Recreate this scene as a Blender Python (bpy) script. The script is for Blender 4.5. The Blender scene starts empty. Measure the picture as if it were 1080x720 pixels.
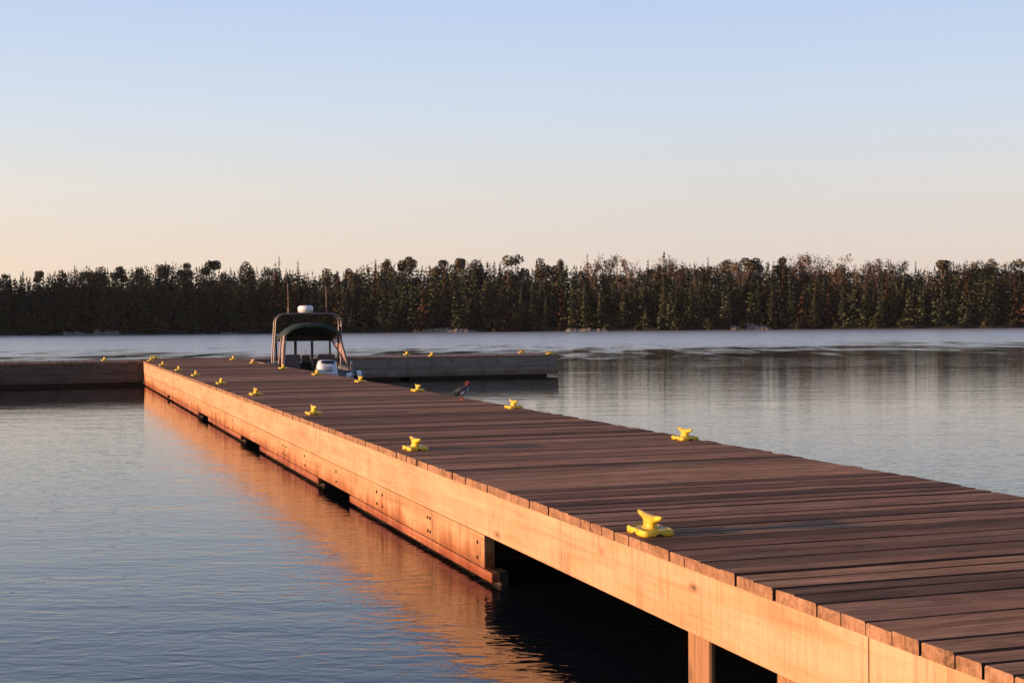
import bpy, bmesh, math, random
import numpy as np
from mathutils import Vector, Matrix, noise
rnd = random.Random(11)
rad = math.radians
C = bpy.context.scene.collection
S = bpy.context.scene

# ------------------------------------------------------------------ helpers
def link(o, parent=None):
    C.objects.link(o)
    if parent is not None: o.parent = parent
    return o

def tag(o, label, cat, group=None, kind=None):
    o['label'] = label; o['category'] = cat
    if group: o['group'] = group
    if kind: o['kind'] = kind
    return o

def thing(name, label, cat, loc=(0, 0, 0), rz=0, group=None):
    o = bpy.data.objects.new(name, None)
    o.empty_display_size = .2
    o.location = loc; o.rotation_euler = (0, 0, rz)
    link(o)
    return tag(o, label, cat, group)

class MB:
    nrm = None
    """collects shapes, links them as one mesh object"""
    def __init__(s): s.v = []; s.f = []; s.m = []; s.sm = []
    def add(s, vs, fs, mat=0, smooth=False):
        b = len(s.v); s.v += [tuple(v) for v in vs]
        for f in fs:
            s.f.append([b + i for i in f]); s.m.append(mat); s.sm.append(smooth)
    def box(s, x0, x1, y0, y1, z0, z1, mat=0, bev=.006):
        bm = bmesh.new(); bmesh.ops.create_cube(bm, size=1)
        for v in bm.verts:
            v.co = Vector(((x0+x1)/2 + v.co.x*(x1-x0), (y0+y1)/2 + v.co.y*(y1-y0), (z0+z1)/2 + v.co.z*(z1-z0)))
        if bev > 0: bmesh.ops.bevel(bm, geom=list(bm.edges), offset=bev, segments=2, affect='EDGES', profile=.6)
        s.bm(bm, mat)
    def bm(s, bm, mat=0, smooth=False):
        bm.verts.index_update()
        s.add([v.co[:] for v in bm.verts], [[v.index for v in f.verts] for f in bm.faces], mat, smooth)
        bm.free()
    def tube(s, pts, r, n=8, mat=0, cap=True):
        pts = [Vector(p) for p in pts]
        rs = r if isinstance(r, (list, tuple)) else [r]*len(pts)
        vs = []; fs = []; up = None
        for i, p in enumerate(pts):
            d = (pts[min(i+1, len(pts)-1)] - pts[max(i-1, 0)]).normalized()
            if up is None:
                up = Vector((0, 0, 1)) if abs(d.z) < .9 else Vector((1, 0, 0))
            a = d.cross(up).normalized(); b = a.cross(d).normalized(); up = b
            for k in range(n):
                t = 2*math.pi*k/n
                vs.append(p + (a*math.cos(t) + b*math.sin(t))*rs[i])
        for i in range(len(pts)-1):
            for k in range(n):
                k2 = (k+1) % n
                fs.append((i*n+k, i*n+k2, (i+1)*n+k2, (i+1)*n+k))
        s.add(vs, fs, mat, True)
        if cap:
            s.add(vs[:n], [list(range(n))], mat); s.add(vs[-n:], [list(range(n))[::-1]], mat)
    def loft(s, rings, mat=0, smooth=True, closed=True, cap=True):
        n = len(rings[0]); vs = [p for r in rings for p in r]; fs = []
        for i in range(len(rings)-1):
            for k in range(n if closed else n-1):
                k2 = (k+1) % n
                fs.append((i*n+k, i*n+k2, (i+1)*n+k2, (i+1)*n+k))
        if cap:
            fs.append(list(range(n))[::-1]); fs.append([(len(rings)-1)*n+k for k in range(n)])
        s.add(vs, fs, mat, smooth)
    def build(s, name, mats, parent=None, fix=True):
        me = bpy.data.meshes.new(name); me.from_pydata(s.v, [], s.f)
        for m in (mats if isinstance(mats, (list, tuple)) else [mats]): me.materials.append(m)
        me.polygons.foreach_set('material_index', s.m)
        me.polygons.foreach_set('use_smooth', s.sm)
        me.update()
        if s.nrm is not None and len(s.nrm) == len(s.v): me.normals_split_custom_set_from_vertices(s.nrm)
        if fix:
            bm = bmesh.new(); bm.from_mesh(me); bmesh.ops.recalc_face_normals(bm, faces=bm.faces); bm.to_mesh(me); bm.free()
        return link(bpy.data.objects.new(name, me), parent)

def rrect(cx, cy, hx, hy, r, z, n=4):
    out = []
    for (sx, sy, a0) in ((1, 1, 0), (-1, 1, 90), (-1, -1, 180), (1, -1, 270)):
        for k in range(n+1):
            a = rad(a0 + 90*k/n)
            out.append((cx + sx*(hx-r) + r*math.cos(a), cy + sy*(hy-r) + r*math.sin(a), z))
    return out

# ------------------------------------------------------------------ materials
def mat(name):
    m = bpy.data.materials.new(name); m.use_nodes = True
    nt = m.node_tree; nt.nodes.clear()
    out = nt.nodes.new('ShaderNodeOutputMaterial'); p = nt.nodes.new('ShaderNodeBsdfPrincipled')
    nt.links.new(p.outputs[0], out.inputs[0])
    return m, nt, p
def N(nt, t, **kw):
    n = nt.nodes.new(t)
    for k, v in kw.items():
        if k.startswith('i_'): n.inputs[k[2:].replace('_', ' ')].default_value = v
        else: setattr(n, k, v)
    return n
def ramp(nt, fac, stops):
    r = nt.nodes.new('ShaderNodeValToRGB')
    while len(r.color_ramp.elements) < len(stops): r.color_ramp.elements.new(.5)
    for e, (p, c) in zip(r.color_ramp.elements, stops):
        e.position = p; e.color = (*c, 1) if len(c) == 3 else c
    nt.links.new(fac, r.inputs[0]); return r.outputs[0]
def mth(nt, op, a, b=None, clamp=False):
    n = nt.nodes.new('ShaderNodeMath'); n.operation = op; n.use_clamp = clamp
    for i, x in enumerate((a, b)):
        if x is None: continue
        if hasattr(x, 'links'): nt.links.new(x, n.inputs[i])
        else: n.inputs[i].default_value = x
    return n.outputs[0]
def mix(nt, fac, a, b, blend='MIX'):
    n = nt.nodes.new('ShaderNodeMix'); n.data_type = 'RGBA'; n.blend_type = blend
    for s, x in ((0, fac), (6, a), (7, b)):
        if hasattr(x, 'links'): nt.links.new(x, n.inputs[s])
        else: n.inputs[s].default_value = x if s == 0 else (*x, 1)
    return n.outputs[2]
def tex(nt, vec, scale, detail=3, rough=.55, sc=(1, 1, 1), dist=0.0):
    mp = nt.nodes.new('ShaderNodeMapping'); mp.inputs['Scale'].default_value = sc
    nt.links.new(vec, mp.inputs[0])
    n = nt.nodes.new('ShaderNodeTexNoise'); n.inputs['Scale'].default_value = scale
    n.inputs['Detail'].default_value = detail; n.inputs['Roughness'].default_value = rough
    n.inputs['Distortion'].default_value = dist
    nt.links.new(mp.outputs[0], n.inputs['Vector']); return n.outputs['Fac']
def bump(nt, p, h, dist, strength=1.0):
    b = nt.nodes.new('ShaderNodeBump'); b.inputs['Distance'].default_value = dist; b.inputs['Strength'].default_value = strength
    nt.links.new(h, b.inputs['Height']); nt.links.new(b.outputs[0], p.inputs['Normal'])
def simple(name, col, rough=.5, metal=0, var=.15, scale=8, spec=.5):
    m, nt, p = mat(name)
    co = N(nt, 'ShaderNodeTexCoord').outputs['Object']
    t = tex(nt, co, scale, 4)
    c = ramp(nt, t, [(.3, tuple(x*(1-var) for x in col)), (.7, tuple(min(1, x*(1+var)) for x in col))])
    nt.links.new(c, p.inputs['Base Color'])
    r = ramp(nt, t, [(.3, (rough*.85,)*3), (.7, (min(1, rough*1.15),)*3)])
    nt.links.new(r, p.inputs['Roughness'])
    p.inputs['Metallic'].default_value = metal; p.inputs['Specular IOR Level'].default_value = spec
    return m

def wood(name, axis, cols, rough=.7, grain=1.0, knots=True, stain=0.0, zoff=0.0, glines=.5, flat=None, wear=0.0, cath=0.0, saw=0.0, tone=.35, spec=.3, checks=0.0):
    """sawn timber; axis = direction of the grain; cols = dark, mid, light"""
    m, nt, p = mat(name)
    co = N(nt, 'ShaderNodeTexCoord').outputs['Object']
    geo = N(nt, 'ShaderNodeNewGeometry'); isl = geo.outputs['Random Per Island']
    off = N(nt, 'ShaderNodeVectorMath', operation='SCALE'); off.inputs[0].default_value = (37, 53, 71)
    nt.links.new(isl, off.inputs['Scale'])
    ad = N(nt, 'ShaderNodeVectorMath', operation='ADD'); nt.links.new(co, ad.inputs[0]); nt.links.new(off.outputs[0], ad.inputs[1])
    v = ad.outputs[0]
    def sc(along, across): return tuple(along if i == axis else across for i in range(3))
    g1 = tex(nt, v, 1, 5, .6, sc((.9 if not cath else .35)*grain, (26 if not cath else 11)*grain), .5 + cath)
    g2 = tex(nt, v, 1, 4, .6, sc(3.5*grain, 110*grain))
    big = tex(nt, v, 1, 4, .6, sc(1.1, 4.5))
    g = mth(nt, 'ADD', mth(nt, 'MULTIPLY', g1, glines), mth(nt, 'ADD', mth(nt, 'MULTIPLY', g2, .2), mth(nt, 'MULTIPLY', big, .8-glines)))
    c = ramp(nt, g, [(.30, cols[0]), (.5, cols[1]), (.70, cols[2])])
    if tone:
        tr = ramp(nt, isl, [(0, (1-tone,)*3), (.5, (1, 1, 1)), (1, (1+tone*.5, 1+tone*.5, 1+tone*.4))])
        c = mix(nt, 1.0, c, tr, 'MULTIPLY')
    h = g
    if knots:
        ks = list(sc(2.0, 5.0));
        if flat is not None: ks[flat] = .0001
        mp = N(nt, 'ShaderNodeMapping'); mp.inputs['Scale'].default_value = ks; nt.links.new(v, mp.inputs[0])
        vo = N(nt, 'ShaderNodeTexVoronoi'); vo.inputs['Scale'].default_value = 1.0; vo.inputs['Randomness'].default_value = 1
        nt.links.new(mp.outputs[0], vo.inputs['Vector'])
        dd = mth(nt, 'ADD', vo.outputs['Distance'], mth(nt, 'MULTIPLY', mth(nt, 'SUBTRACT', tex(nt, v, 9, 3), .5), .12))
        k = ramp(nt, dd, [(.05, (1, 1, 1)), (.09, (.5,)*3), (.115, (.5,)*3), (.15, (.22,)*3), (.26, (0, 0, 0))])
        pick = ramp(nt, vo.outputs['Color'], [(.66, (0, 0, 0)), (.70, (1, 1, 1))]); k = mth(nt, 'MULTIPLY', k, pick)
        c = mix(nt, mth(nt, 'MULTIPLY', k, .95), c, tuple(x*.32 for x in cols[0]))
    if saw:
        s1 = tex(nt, v, 1, 4, .65, sc(40, 1.6)); s2 = tex(nt, v, 1, 3, .6, sc(60, 1.5))
        sm = mth(nt, 'ADD', mth(nt, 'MULTIPLY', s1, .6), mth(nt, 'MULTIPLY', s2, .4))
        sf = ramp(nt, sm, [(.38, (1-saw, 1-saw*1.15, 1-saw*1.3)), (.56, (1, 1, 1))])
        c = mix(nt, 1.0, c, sf, 'MULTIPLY'); h = mth(nt, 'ADD', h, mth(nt, 'MULTIPLY', s1, .5))
    if checks:
        ck = tex(nt, v, 1, 3, .7, sc(.9, 38))
        cf = ramp(nt, ck, [(.27, (.12,)*3), (.34, (1, 1, 1))])
        c = mix(nt, checks, c, mix(nt, 1.0, c, cf, 'MULTIPLY'))
        h = mth(nt, 'ADD', h, mth(nt, 'MULTIPLY', cf, .6))
    if wear:
        wn = tex(nt, v, 1, 5, .65, sc(2.2, 7)); wn2 = tex(nt, v, 1, 3, .6, sc(9, 30))
        wf_ = ramp(nt, mth(nt, 'ADD', mth(nt, 'MULTIPLY', wn, .7), mth(nt, 'MULTIPLY', wn2, .3)), [(.30, (.5, .49, .52)), (.48, (1, 1, 1)), (.66, (1.4, 1.36, 1.32))])
        c = mix(nt, wear, c, mix(nt, 1.0, c, wf_, 'MULTIPLY'))
    if stain:
        sx = N(nt, 'ShaderNodeSeparateXYZ'); nt.links.new(co, sx.inputs[0])
        n1 = tex(nt, co, 1, 5, .62, (2.2, 2.2, .45)); n2 = tex(nt, co, 1, 4, .65, (16, 16, .8)); n3 = tex(nt, co, 1, 4, .6, (1.3, 1.3, 1.6))
        zz = mth(nt, 'ADD', mth(nt, 'ADD', sx.outputs['Z'], zoff), mth(nt, 'MULTIPLY', mth(nt, 'SUBTRACT', n1, .5), .55))
        zz = mth(nt, 'ADD', zz, mth(nt, 'MULTIPLY', mth(nt, 'SUBTRACT', n2, .5), .22))
        wet = ramp(nt, zz, [(.15, (.26, .115, .058)), (.28, (.60, .37, .23)), (.42, (1, 1, 1))])
        c = mix(nt, stain, c, mix(nt, 1.0, c, wet, 'MULTIPLY'))
        dr = mth(nt, 'MULTIPLY', ramp(nt, n2, [(.51, (0, 0, 0)), (.64, (1, 1, 1))]), ramp(nt, n3, [(.47, (0, 0, 0)), (.58, (1, 1, 1))]))
        c = mix(nt, mth(nt, 'MULTIPLY', dr, .7*stain), c, tuple(x*.3 for x in cols[0]))
    nt.links.new(c, p.inputs['Base Color'])
    p.inputs['Roughness'].default_value = rough; p.inputs['Specular IOR Level'].default_value = spec
    bump(nt, p, h, .010 if checks else .006, 1.0)
    return m

M = {}
HAZE = .000045
M['deck'] = wood('deck_plank_wood', 0, ((.135, .058, .030), (.325, .155, .080), (.53, .30, .175)), .8, 1, True, tone=.6, spec=.09, checks=.9, flat=2, wear=.9)
M['arm_deck'] = wood('cross_deck_wood', 1, ((.13, .075, .055), (.25, .155, .115), (.34, .23, .18)), .7, 1, True, tone=.4, spec=.2)
def end_grain():
    m, nt, p = mat('plank_end_grain')
    co = N(nt, 'ShaderNodeTexCoord').outputs['Object']
    n1 = tex(nt, co, 1, 5, .65, (14, 14, 14), 1.5); n2 = tex(nt, co, 1, 4, .6, (30, 55, 7)); n3 = tex(nt, co, 1, 2, .5, (2, 3.1, 2))
    f = mth(nt, 'ADD', mth(nt, 'MULTIPLY', n1, .5), mth(nt, 'ADD', mth(nt, 'MULTIPLY', n2, .2), mth(nt, 'MULTIPLY', n3, .3)))
    nt.links.new(ramp(nt, f, [(.36, (.085, .038, .018)), (.47, (.21, .105, .052)), (.62, (.34, .19, .11))]), p.inputs['Base Color'])
    p.inputs['Roughness'].default_value = .8; bump(nt, p, f, .02, .8)
    return m
M['end'] = end_grain(); M['groove'] = simple('dark_plank_edge', (.060, .034, .024), .9, 0, .3, 9, .1)  # darker plank edges keep the gap lines visible
M['face'] = wood('sawn_face_beam', 1, ((.30, .155, .078), (.46, .275, .155), (.56, .365, .225)), .7, .7, True, stain=.5, glines=.4, cath=1.2, flat=0, saw=.15, tone=.14)
M['plank'] = wood('stained_face_plank', 1, ((.26, .125, .055), (.45, .255, .13), (.56, .35, .195)), .7, .5, True, stain=.9, zoff=.035, glines=.4, cath=1.0, flat=0, saw=.24, tone=.2)
M['crib'] = wood('wet_crib_timber', 1, ((.18, .062, .026), (.33, .13, .058), (.44, .20, .10)), .55, .8, True, stain=1.0, zoff=.16, flat=0, tone=.3)
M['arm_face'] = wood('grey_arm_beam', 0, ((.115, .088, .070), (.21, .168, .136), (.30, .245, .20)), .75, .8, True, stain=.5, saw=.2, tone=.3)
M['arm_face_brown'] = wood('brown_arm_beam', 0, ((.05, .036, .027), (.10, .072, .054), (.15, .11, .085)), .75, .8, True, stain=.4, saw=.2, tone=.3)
M['pile'] = wood('pile_timber', 2, ((.10, .045, .02), (.26, .135, .065), (.38, .225, .12)), .7, 1.3, True, tone=.2)
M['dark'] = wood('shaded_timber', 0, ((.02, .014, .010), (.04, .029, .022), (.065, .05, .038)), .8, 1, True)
M['bolt'] = simple('rusty_bolt_iron', (.03, .02, .016), .7, .3)
M['yellow'] = simple('yellow_enamel', (.67, .465, .03), .5, 0, .22, 22)
def chipped():
    m, nt, p = mat('yellow_enamel_chipped')
    co = N(nt, 'ShaderNodeTexCoord').outputs['Object']
    oi = N(nt, 'ShaderNodeObjectInfo').outputs['Random']
    ad = N(nt, 'ShaderNodeVectorMath', operation='ADD'); nt.links.new(co, ad.inputs[0])
    sc_ = N(nt, 'ShaderNodeVectorMath', operation='SCALE'); sc_.inputs[0].default_value = (9, 7, 5); nt.links.new(oi, sc_.inputs['Scale']); nt.links.new(sc_.outputs[0], ad.inputs[1])
    v = ad.outputs[0]
    base = ramp(nt, tex(nt, v, 9, 4), [(.3, (.52, .35, .022)), (.6, (.70, .485, .03))])
    grime = ramp(nt, tex(nt, v, 16, 5, .7), [(.36, (.62, .58, .5)), (.52, (1, 1, 1))])
    c = mix(nt, 1.0, base, grime, 'MULTIPLY')
    chips = ramp(nt, tex(nt, v, 38, 4, .65), [(.64, (0, 0, 0)), (.68, (1, 1, 1))])
    c = mix(nt, mth(nt, 'MULTIPLY', chips, .8), c, (.13, .065, .03))
    nt.links.new(c, p.inputs['Base Color']); nt.links.new(ramp(nt, chips, [(0, (.45,)*3), (1, (.85,)*3)]), p.inputs['Roughness'])
    bump(nt, p, tex(nt, v, 25, 3), .002, .6)
    return m
M['yellow'] = chipped()
M['hole_shade'] = simple('recess_shade', (.025, .018, .01), .7)  # near-black colour stands in for the shade inside holes and notches
M['alu'] = simple('brushed_aluminium', (.24, .205, .185), .5, .85, .08, 20)
M['hull'] = simple('painted_hull', (.17, .185, .19), .4, .2, .1)
M['green'] = simple('dark_green_canvas', (.006, .024, .019), .8, 0, .2, 30)
M['frame'] = simple('dark_frame', (.02, .02, .022), .5)
M['canvas_trim'] = simple('tan_canvas_trim', (.33, .24, .19), .8)
M['seat'] = simple('charcoal_vinyl', (.045, .047, .055), .6)
M['console'] = simple('dark_console', (.025, .026, .03), .6)
M['white'] = simple('white_gelcoat', (.74, .74, .73), .3, 0, .04)
M['cowl'] = simple('pale_cowl_paint', (.56, .60, .66), .28, 0, .04)
M['black'] = simple('black_plastic', (.012, .012, .013), .45)
M['blue'] = simple('blue_vinyl', (.06, .16, .30), .45)
M['rope'] = simple('tan_rope', (.48, .34, .24), .85, 0, .3, 60)
M['antenna'] = simple('antenna_rod', (.30, .17, .13), .5)
def clear(name, tint, a):
    m, nt, p = mat(name); p.inputs['Base Color'].default_value = (*tint, 1); p.inputs['Roughness'].default_value = .12
    n = tex(nt, N(nt, 'ShaderNodeTexCoord').outputs['Object'], 5, 3)
    nt.links.new(ramp(nt, n, [(.3, (a*.85,)*3), (.7, (min(1, a*1.15),)*3)]), p.inputs['Alpha'])
    return m
M['pane'] = clear('windscreen_glass', (.55, .55, .56), .1)
M['vinyl'] = clear('clear_vinyl', (.62, .40, .36), .6)

# water -------------------------------------------------------------
def water_mat():
    m, nt, p = mat('lake_water')
    p.inputs['Base Color'].default_value = (.006, .009, .012, 1)
    p.inputs['Roughness'].default_value = .02; p.inputs['IOR'].default_value = 1.345
    co = N(nt, 'ShaderNodeTexCoord').outputs['Object']
    rot = N(nt, 'ShaderNodeMapping'); rot.inputs['Rotation'].default_value = (0, 0, rad(22))   # +x along the crests
    nt.links.new(co, rot.inputs[0]); v = rot.outputs[0]
    sx = N(nt, 'ShaderNodeSeparateXYZ'); nt.links.new(v, sx.inputs[0]); far = sx.outputs['Y']; side = sx.outputs['X']
    a = tex(nt, v, 1, 2, .5, (3.0, 6.2, 1), .6)
    b = tex(nt, v, 1, 2, .5, (.35, 1.1, 1), .3)
    c = tex(nt, v, 1, 2, .5, (8, 15, 1), .4)
    patch = tex(nt, v, 1, 2, .5, (.02, .06, 1), .5)
    pw = ramp(nt, patch, [(.3, (.55,)*3), (.7, (1.25,)*3)])
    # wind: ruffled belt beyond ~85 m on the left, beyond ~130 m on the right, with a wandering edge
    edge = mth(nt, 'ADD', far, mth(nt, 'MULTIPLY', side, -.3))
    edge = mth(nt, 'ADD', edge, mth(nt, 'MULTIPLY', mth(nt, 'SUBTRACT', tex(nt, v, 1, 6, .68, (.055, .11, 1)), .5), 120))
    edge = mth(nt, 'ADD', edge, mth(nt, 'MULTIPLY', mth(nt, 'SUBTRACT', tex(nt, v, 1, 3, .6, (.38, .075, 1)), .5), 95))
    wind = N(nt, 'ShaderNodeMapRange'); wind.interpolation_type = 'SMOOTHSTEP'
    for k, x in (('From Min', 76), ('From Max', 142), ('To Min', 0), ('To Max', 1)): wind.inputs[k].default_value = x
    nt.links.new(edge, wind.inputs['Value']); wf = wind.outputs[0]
    # ruffled belt: pale base colour and part metal stand in for reflected sky
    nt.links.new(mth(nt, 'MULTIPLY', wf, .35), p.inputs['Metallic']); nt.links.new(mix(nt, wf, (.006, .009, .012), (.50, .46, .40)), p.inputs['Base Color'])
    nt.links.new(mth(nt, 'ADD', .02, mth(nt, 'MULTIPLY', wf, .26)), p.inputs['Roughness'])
    am = N(nt, 'ShaderNodeMapRange'); nt.links.new(far, am.inputs['Value'])
    for k, x in (('From Min', 25), ('From Max', 90), ('To Min', .008), ('To Max', .026)): am.inputs[k].default_value = x
    amp = am.outputs[0]
    nr_ = N(nt, 'ShaderNodeMapRange'); nt.links.new(far, nr_.inputs['Value'])
    for k, x in (('From Min', 12), ('From Max', 40), ('To Min', 1.7), ('To Max', .62)): nr_.inputs[k].default_value = x
    pw = mth(nt, 'MULTIPLY', pw, nr_.outputs[0])
    h = mth(nt, 'ADD', mth(nt, 'MULTIPLY', a, .0045), mth(nt, 'ADD', mth(nt, 'MULTIPLY', b, amp), mth(nt, 'MULTIPLY', c, .0013)))
    h = mth(nt, 'MULTIPLY', mth(nt, 'MULTIPLY', h, pw), mth(nt, 'ADD', 1.0, mth(nt, 'MULTIPLY', wf, -.3)))
    bump(nt, p, h, 1.0, 1.0)
    return m

# ------------------------------------------------------------------ camera
cam = bpy.data.cameras.new('camera'); cam.lens = 50; cam.sensor_width = 36; cam.clip_start = .1; cam.clip_end = 5000
co = link(bpy.data.objects.new('camera', cam)); S.camera = co
YAW, PITCH, ROLL = rad(18.5), rad(-.912), rad(.43)
fwd = Vector((math.sin(YAW)*math.cos(PITCH), math.cos(YAW)*math.cos(PITCH), math.sin(PITCH)))
right = Vector((math.cos(YAW), -math.sin(YAW), 0)); up = right.cross(fwd)
r2 = right*math.cos(ROLL) - up*math.sin(ROLL); u2 = up*math.cos(ROLL) + right*math.sin(ROLL)
co.matrix_world = Matrix(((r2.x, u2.x, -fwd.x, 0), (r2.y, u2.y, -fwd.y, 0), (r2.z, u2.z, -fwd.z, 2.5), (0, 0, 0, 1)))
ct, st = math.cos(YAW), math.sin(YAW)
def RF(a, b, z=0): return (a*ct + b*st, -a*st + b*ct, z)      # shore frame: a to the right, b away

# ------------------------------------------------------------------ light
SUN_EL, ALPHA = rad(5.2), rad(2.0)
sd = Vector((-math.cos(ALPHA)*math.cos(SUN_EL), math.sin(ALPHA)*math.cos(SUN_EL), math.sin(SUN_EL)))
sun = bpy.data.lights.new('sun', 'SUN'); sun.energy = 5.0; sun.angle = rad(.53); sun.color = (1, .59, .345)
so = link(bpy.data.objects.new('sun', sun)); so.rotation_euler = (-sd).to_track_quat('-Z', 'Y').to_euler()
W = bpy.data.worlds.new('World'); S.world = W; W.use_nodes = True
nt = W.node_tree; bg = nt.nodes['Background']
sky = nt.nodes.new('ShaderNodeTexSky'); sky.sky_type = 'NISHITA'; sky.sun_disc = False
sky.sun_elevation = SUN_EL; sky.sun_rotation = math.atan2(sd.x, sd.y)
sky.altitude = 0; sky.air_density = 1.0; sky.dust_density = 1.0; sky.ozone_density = 1.0
# clear morning sky: the Nishita sky graded towards a pale blue vault over a peach horizon, warmer towards the sun
EXPO = .85; BGS = .12
def srgb(r, g_, b_, k=1.0):
    f = lambda c: (c/255/12.92 if c/255 <= .04045 else ((c/255+.055)/1.055)**2.4)
    return tuple(f(c)*k/(BGS*2**EXPO) for c in (r, g_, b_))
tcw = N(nt, 'ShaderNodeTexCoord').outputs['Generated']; sxw = N(nt, 'ShaderNodeSeparateXYZ'); nt.links.new(tcw, sxw.inputs[0])
el = sxw.outputs['Z']
zs = (0, .04, .09, .14, .22, .45, 1.0)
warm = ramp(nt, el, list(zip(zs, [srgb(255, 225, 187), srgb(255, 231, 203), srgb(243, 235, 224), srgb(222, 231, 240), srgb(197, 215, 245), srgb(118, 154, 208), srgb(56, 84, 136)])))
cool = ramp(nt, el, list(zip(zs, [srgb(227, 207, 195), srgb(229, 214, 204), srgb(223, 220, 218), srgb(210, 222, 236), srgb(190, 210, 242), srgb(106, 140, 194), srgb(48, 74, 126)])))
dt = N(nt, 'ShaderNodeVectorMath', operation='DOT_PRODUCT'); dt.inputs[1].default_value = tuple(sd); nt.links.new(tcw, dt.inputs[0])
mr = N(nt, 'ShaderNodeMapRange'); mr.inputs['From Min'].default_value = -.4; mr.inputs['From Max'].default_value = .42; nt.links.new(dt.outputs['Value'], mr.inputs['Value'])
grade = mix(nt, mr.outputs[0], cool, warm)
glow = mth(nt, 'POWER', mth(nt, 'MAXIMUM', dt.outputs['Value'], 0.0), 6.0)
grade = mix(nt, glow, grade, mix(nt, 1.0, grade, (1.9, 1.45, 1.05), 'MULTIPLY'))
fin = mix(nt, .95, sky.outputs[0], grade)
nt.links.new(fin, bg.inputs[0]); bg.inputs[1].default_value = BGS
S.view_settings.view_transform = 'Standard'; S.view_settings.look = 'None'
S.view_settings.exposure = EXPO; S.view_settings.gamma = 1

# ------------------------------------------------------------------ lake and far land
w = MB(); w.add([(-700, -200, .08), (700, -200, .08), (700, 700, .08), (-700, 700, .08)], [(0, 1, 2, 3)])
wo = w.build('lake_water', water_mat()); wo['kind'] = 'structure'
def shore_b(a):
    b = 264 + 1.6*math.sin(a*.045) + 1.0*math.sin(a*.13+1)
    if a < -104: b += (a+104)*.62
    return b
def land_z(a, b):
    d = b - shore_b(a)
    z = -.6 + .075*max(0, min(d, 60)) + .25*max(0, min(d, 5)) + .5*noise.noise(Vector((a*.06, b*.06, 3)))*min(1, max(0, d/8))
    if a < -110: z += min(14, (-112-a)*.2)*min(1, max(0, d/25))  # unseen hill off to the left, raised to shade the forest
    return z
g = MB(); na, nb = 150, 40; vs = []
for i in range(na+1):
    a = -330 + 620*i/na
    for j in range(nb+1):
        b = shore_b(a) - 3 + 130*(j/nb)**1.5
        vs.append(RF(a, b, land_z(a, b)))
g.add(vs, [(i*(nb+1)+j, (i+1)*(nb+1)+j, (i+1)*(nb+1)+j+1, i*(nb+1)+j+1) for i in range(na) for j in range(nb)], 0, True)
mg, ntg, pg = mat('forest_floor')
cg = N(ntg, 'ShaderNodeTexCoord').outputs['Object']
ntg.links.new(ramp(ntg, tex(ntg, cg, .5, 5), [(.35, (.010, .010, .007)), (.6, (.022, .020, .012)), (.78, (.055, .046, .035))]), pg.inputs['Base Color'])
pg.inputs['Roughness'].default_value = .95
lo = g.build('far_shore_ground', mg); lo['kind'] = 'structure'

# ------------------------------------------------------------------ trees
def foliage(name, lo_, hi_):
    m, nt, p = mat(name)
    oi = N(nt, 'ShaderNodeObjectInfo').outputs['Random']
    isl = N(nt, 'ShaderNodeNewGeometry').outputs['Random Per Island']
    f = mth(nt, 'ADD', mth(nt, 'MULTIPLY', isl, .3), mth(nt, 'MULTIPLY', oi, .7))
    nt.links.new(ramp(nt, f, [(.1, lo_), (.9, hi_)]), p.inputs['Base Color'])
    p.inputs['Roughness'].default_value = .85; p.inputs['Specular IOR Level'].default_value = .15
    return m
F = dict(spruce=foliage('spruce_needles', (.028, .040, .021), (.058, .070, .036)),
         dead=foliage('rusty_dead_needles', (.055, .028, .016), (.13, .062, .034)),
         leaf=foliage('aspen_leaves', (.070, .064, .034), (.17, .138, .078)),
         brown=foliage('thin_brown_leaves', (.10, .065, .042), (.20, .135, .09)),
         bush=foliage('shore_brush_leaves', (.020, .026, .010), (.05, .055, .022)))
M['bark'] = simple('grey_brown_bark', (.09, .068, .052), .9, 0, .3, 5)
M['pale_bark'] = simple('pale_birch_bark', (.17, .145, .12), .8, 0, .25, 5)
M['twig'] = simple('bare_twigs', (.17, .12, .09), .9, 0, .3, 5)

def quads(mb, P, D, L, Wd, rng, mat_=0, nr=None):
    """one leaf-clump blade at each point P along direction D"""
    n = len(P); r = rng.normal(size=(n, 3)); s = np.cross(D, r); s /= np.linalg.norm(s, axis=1, keepdims=True) + 1e-6
    A = P - D*L[:, None]*.35; B = P + D*L[:, None]*.65; mid = P + D*L[:, None]*.05
    s = s*Wd[:, None]
    V = np.stack([A, mid+s, B, mid-s*.9], 1).reshape(-1, 3)
    b = len(mb.v); mb.v += [tuple(x) for x in V.tolist()]
    if nr is None: nr = D + np.array([0, 0, .4])
    nr = nr + .22*rng.normal(size=nr.shape); nr = nr/(np.linalg.norm(nr, axis=1, keepdims=True) + 1e-6)
    if mb.nrm is None: mb.nrm = []
    mb.nrm += np.repeat(nr, 4, 0).tolist()
    for i in range(n):
        k = b + 4*i; mb.f.append([k, k+1, k+2, k+3]); mb.m.append(mat_); mb.sm.append(True)
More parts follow.
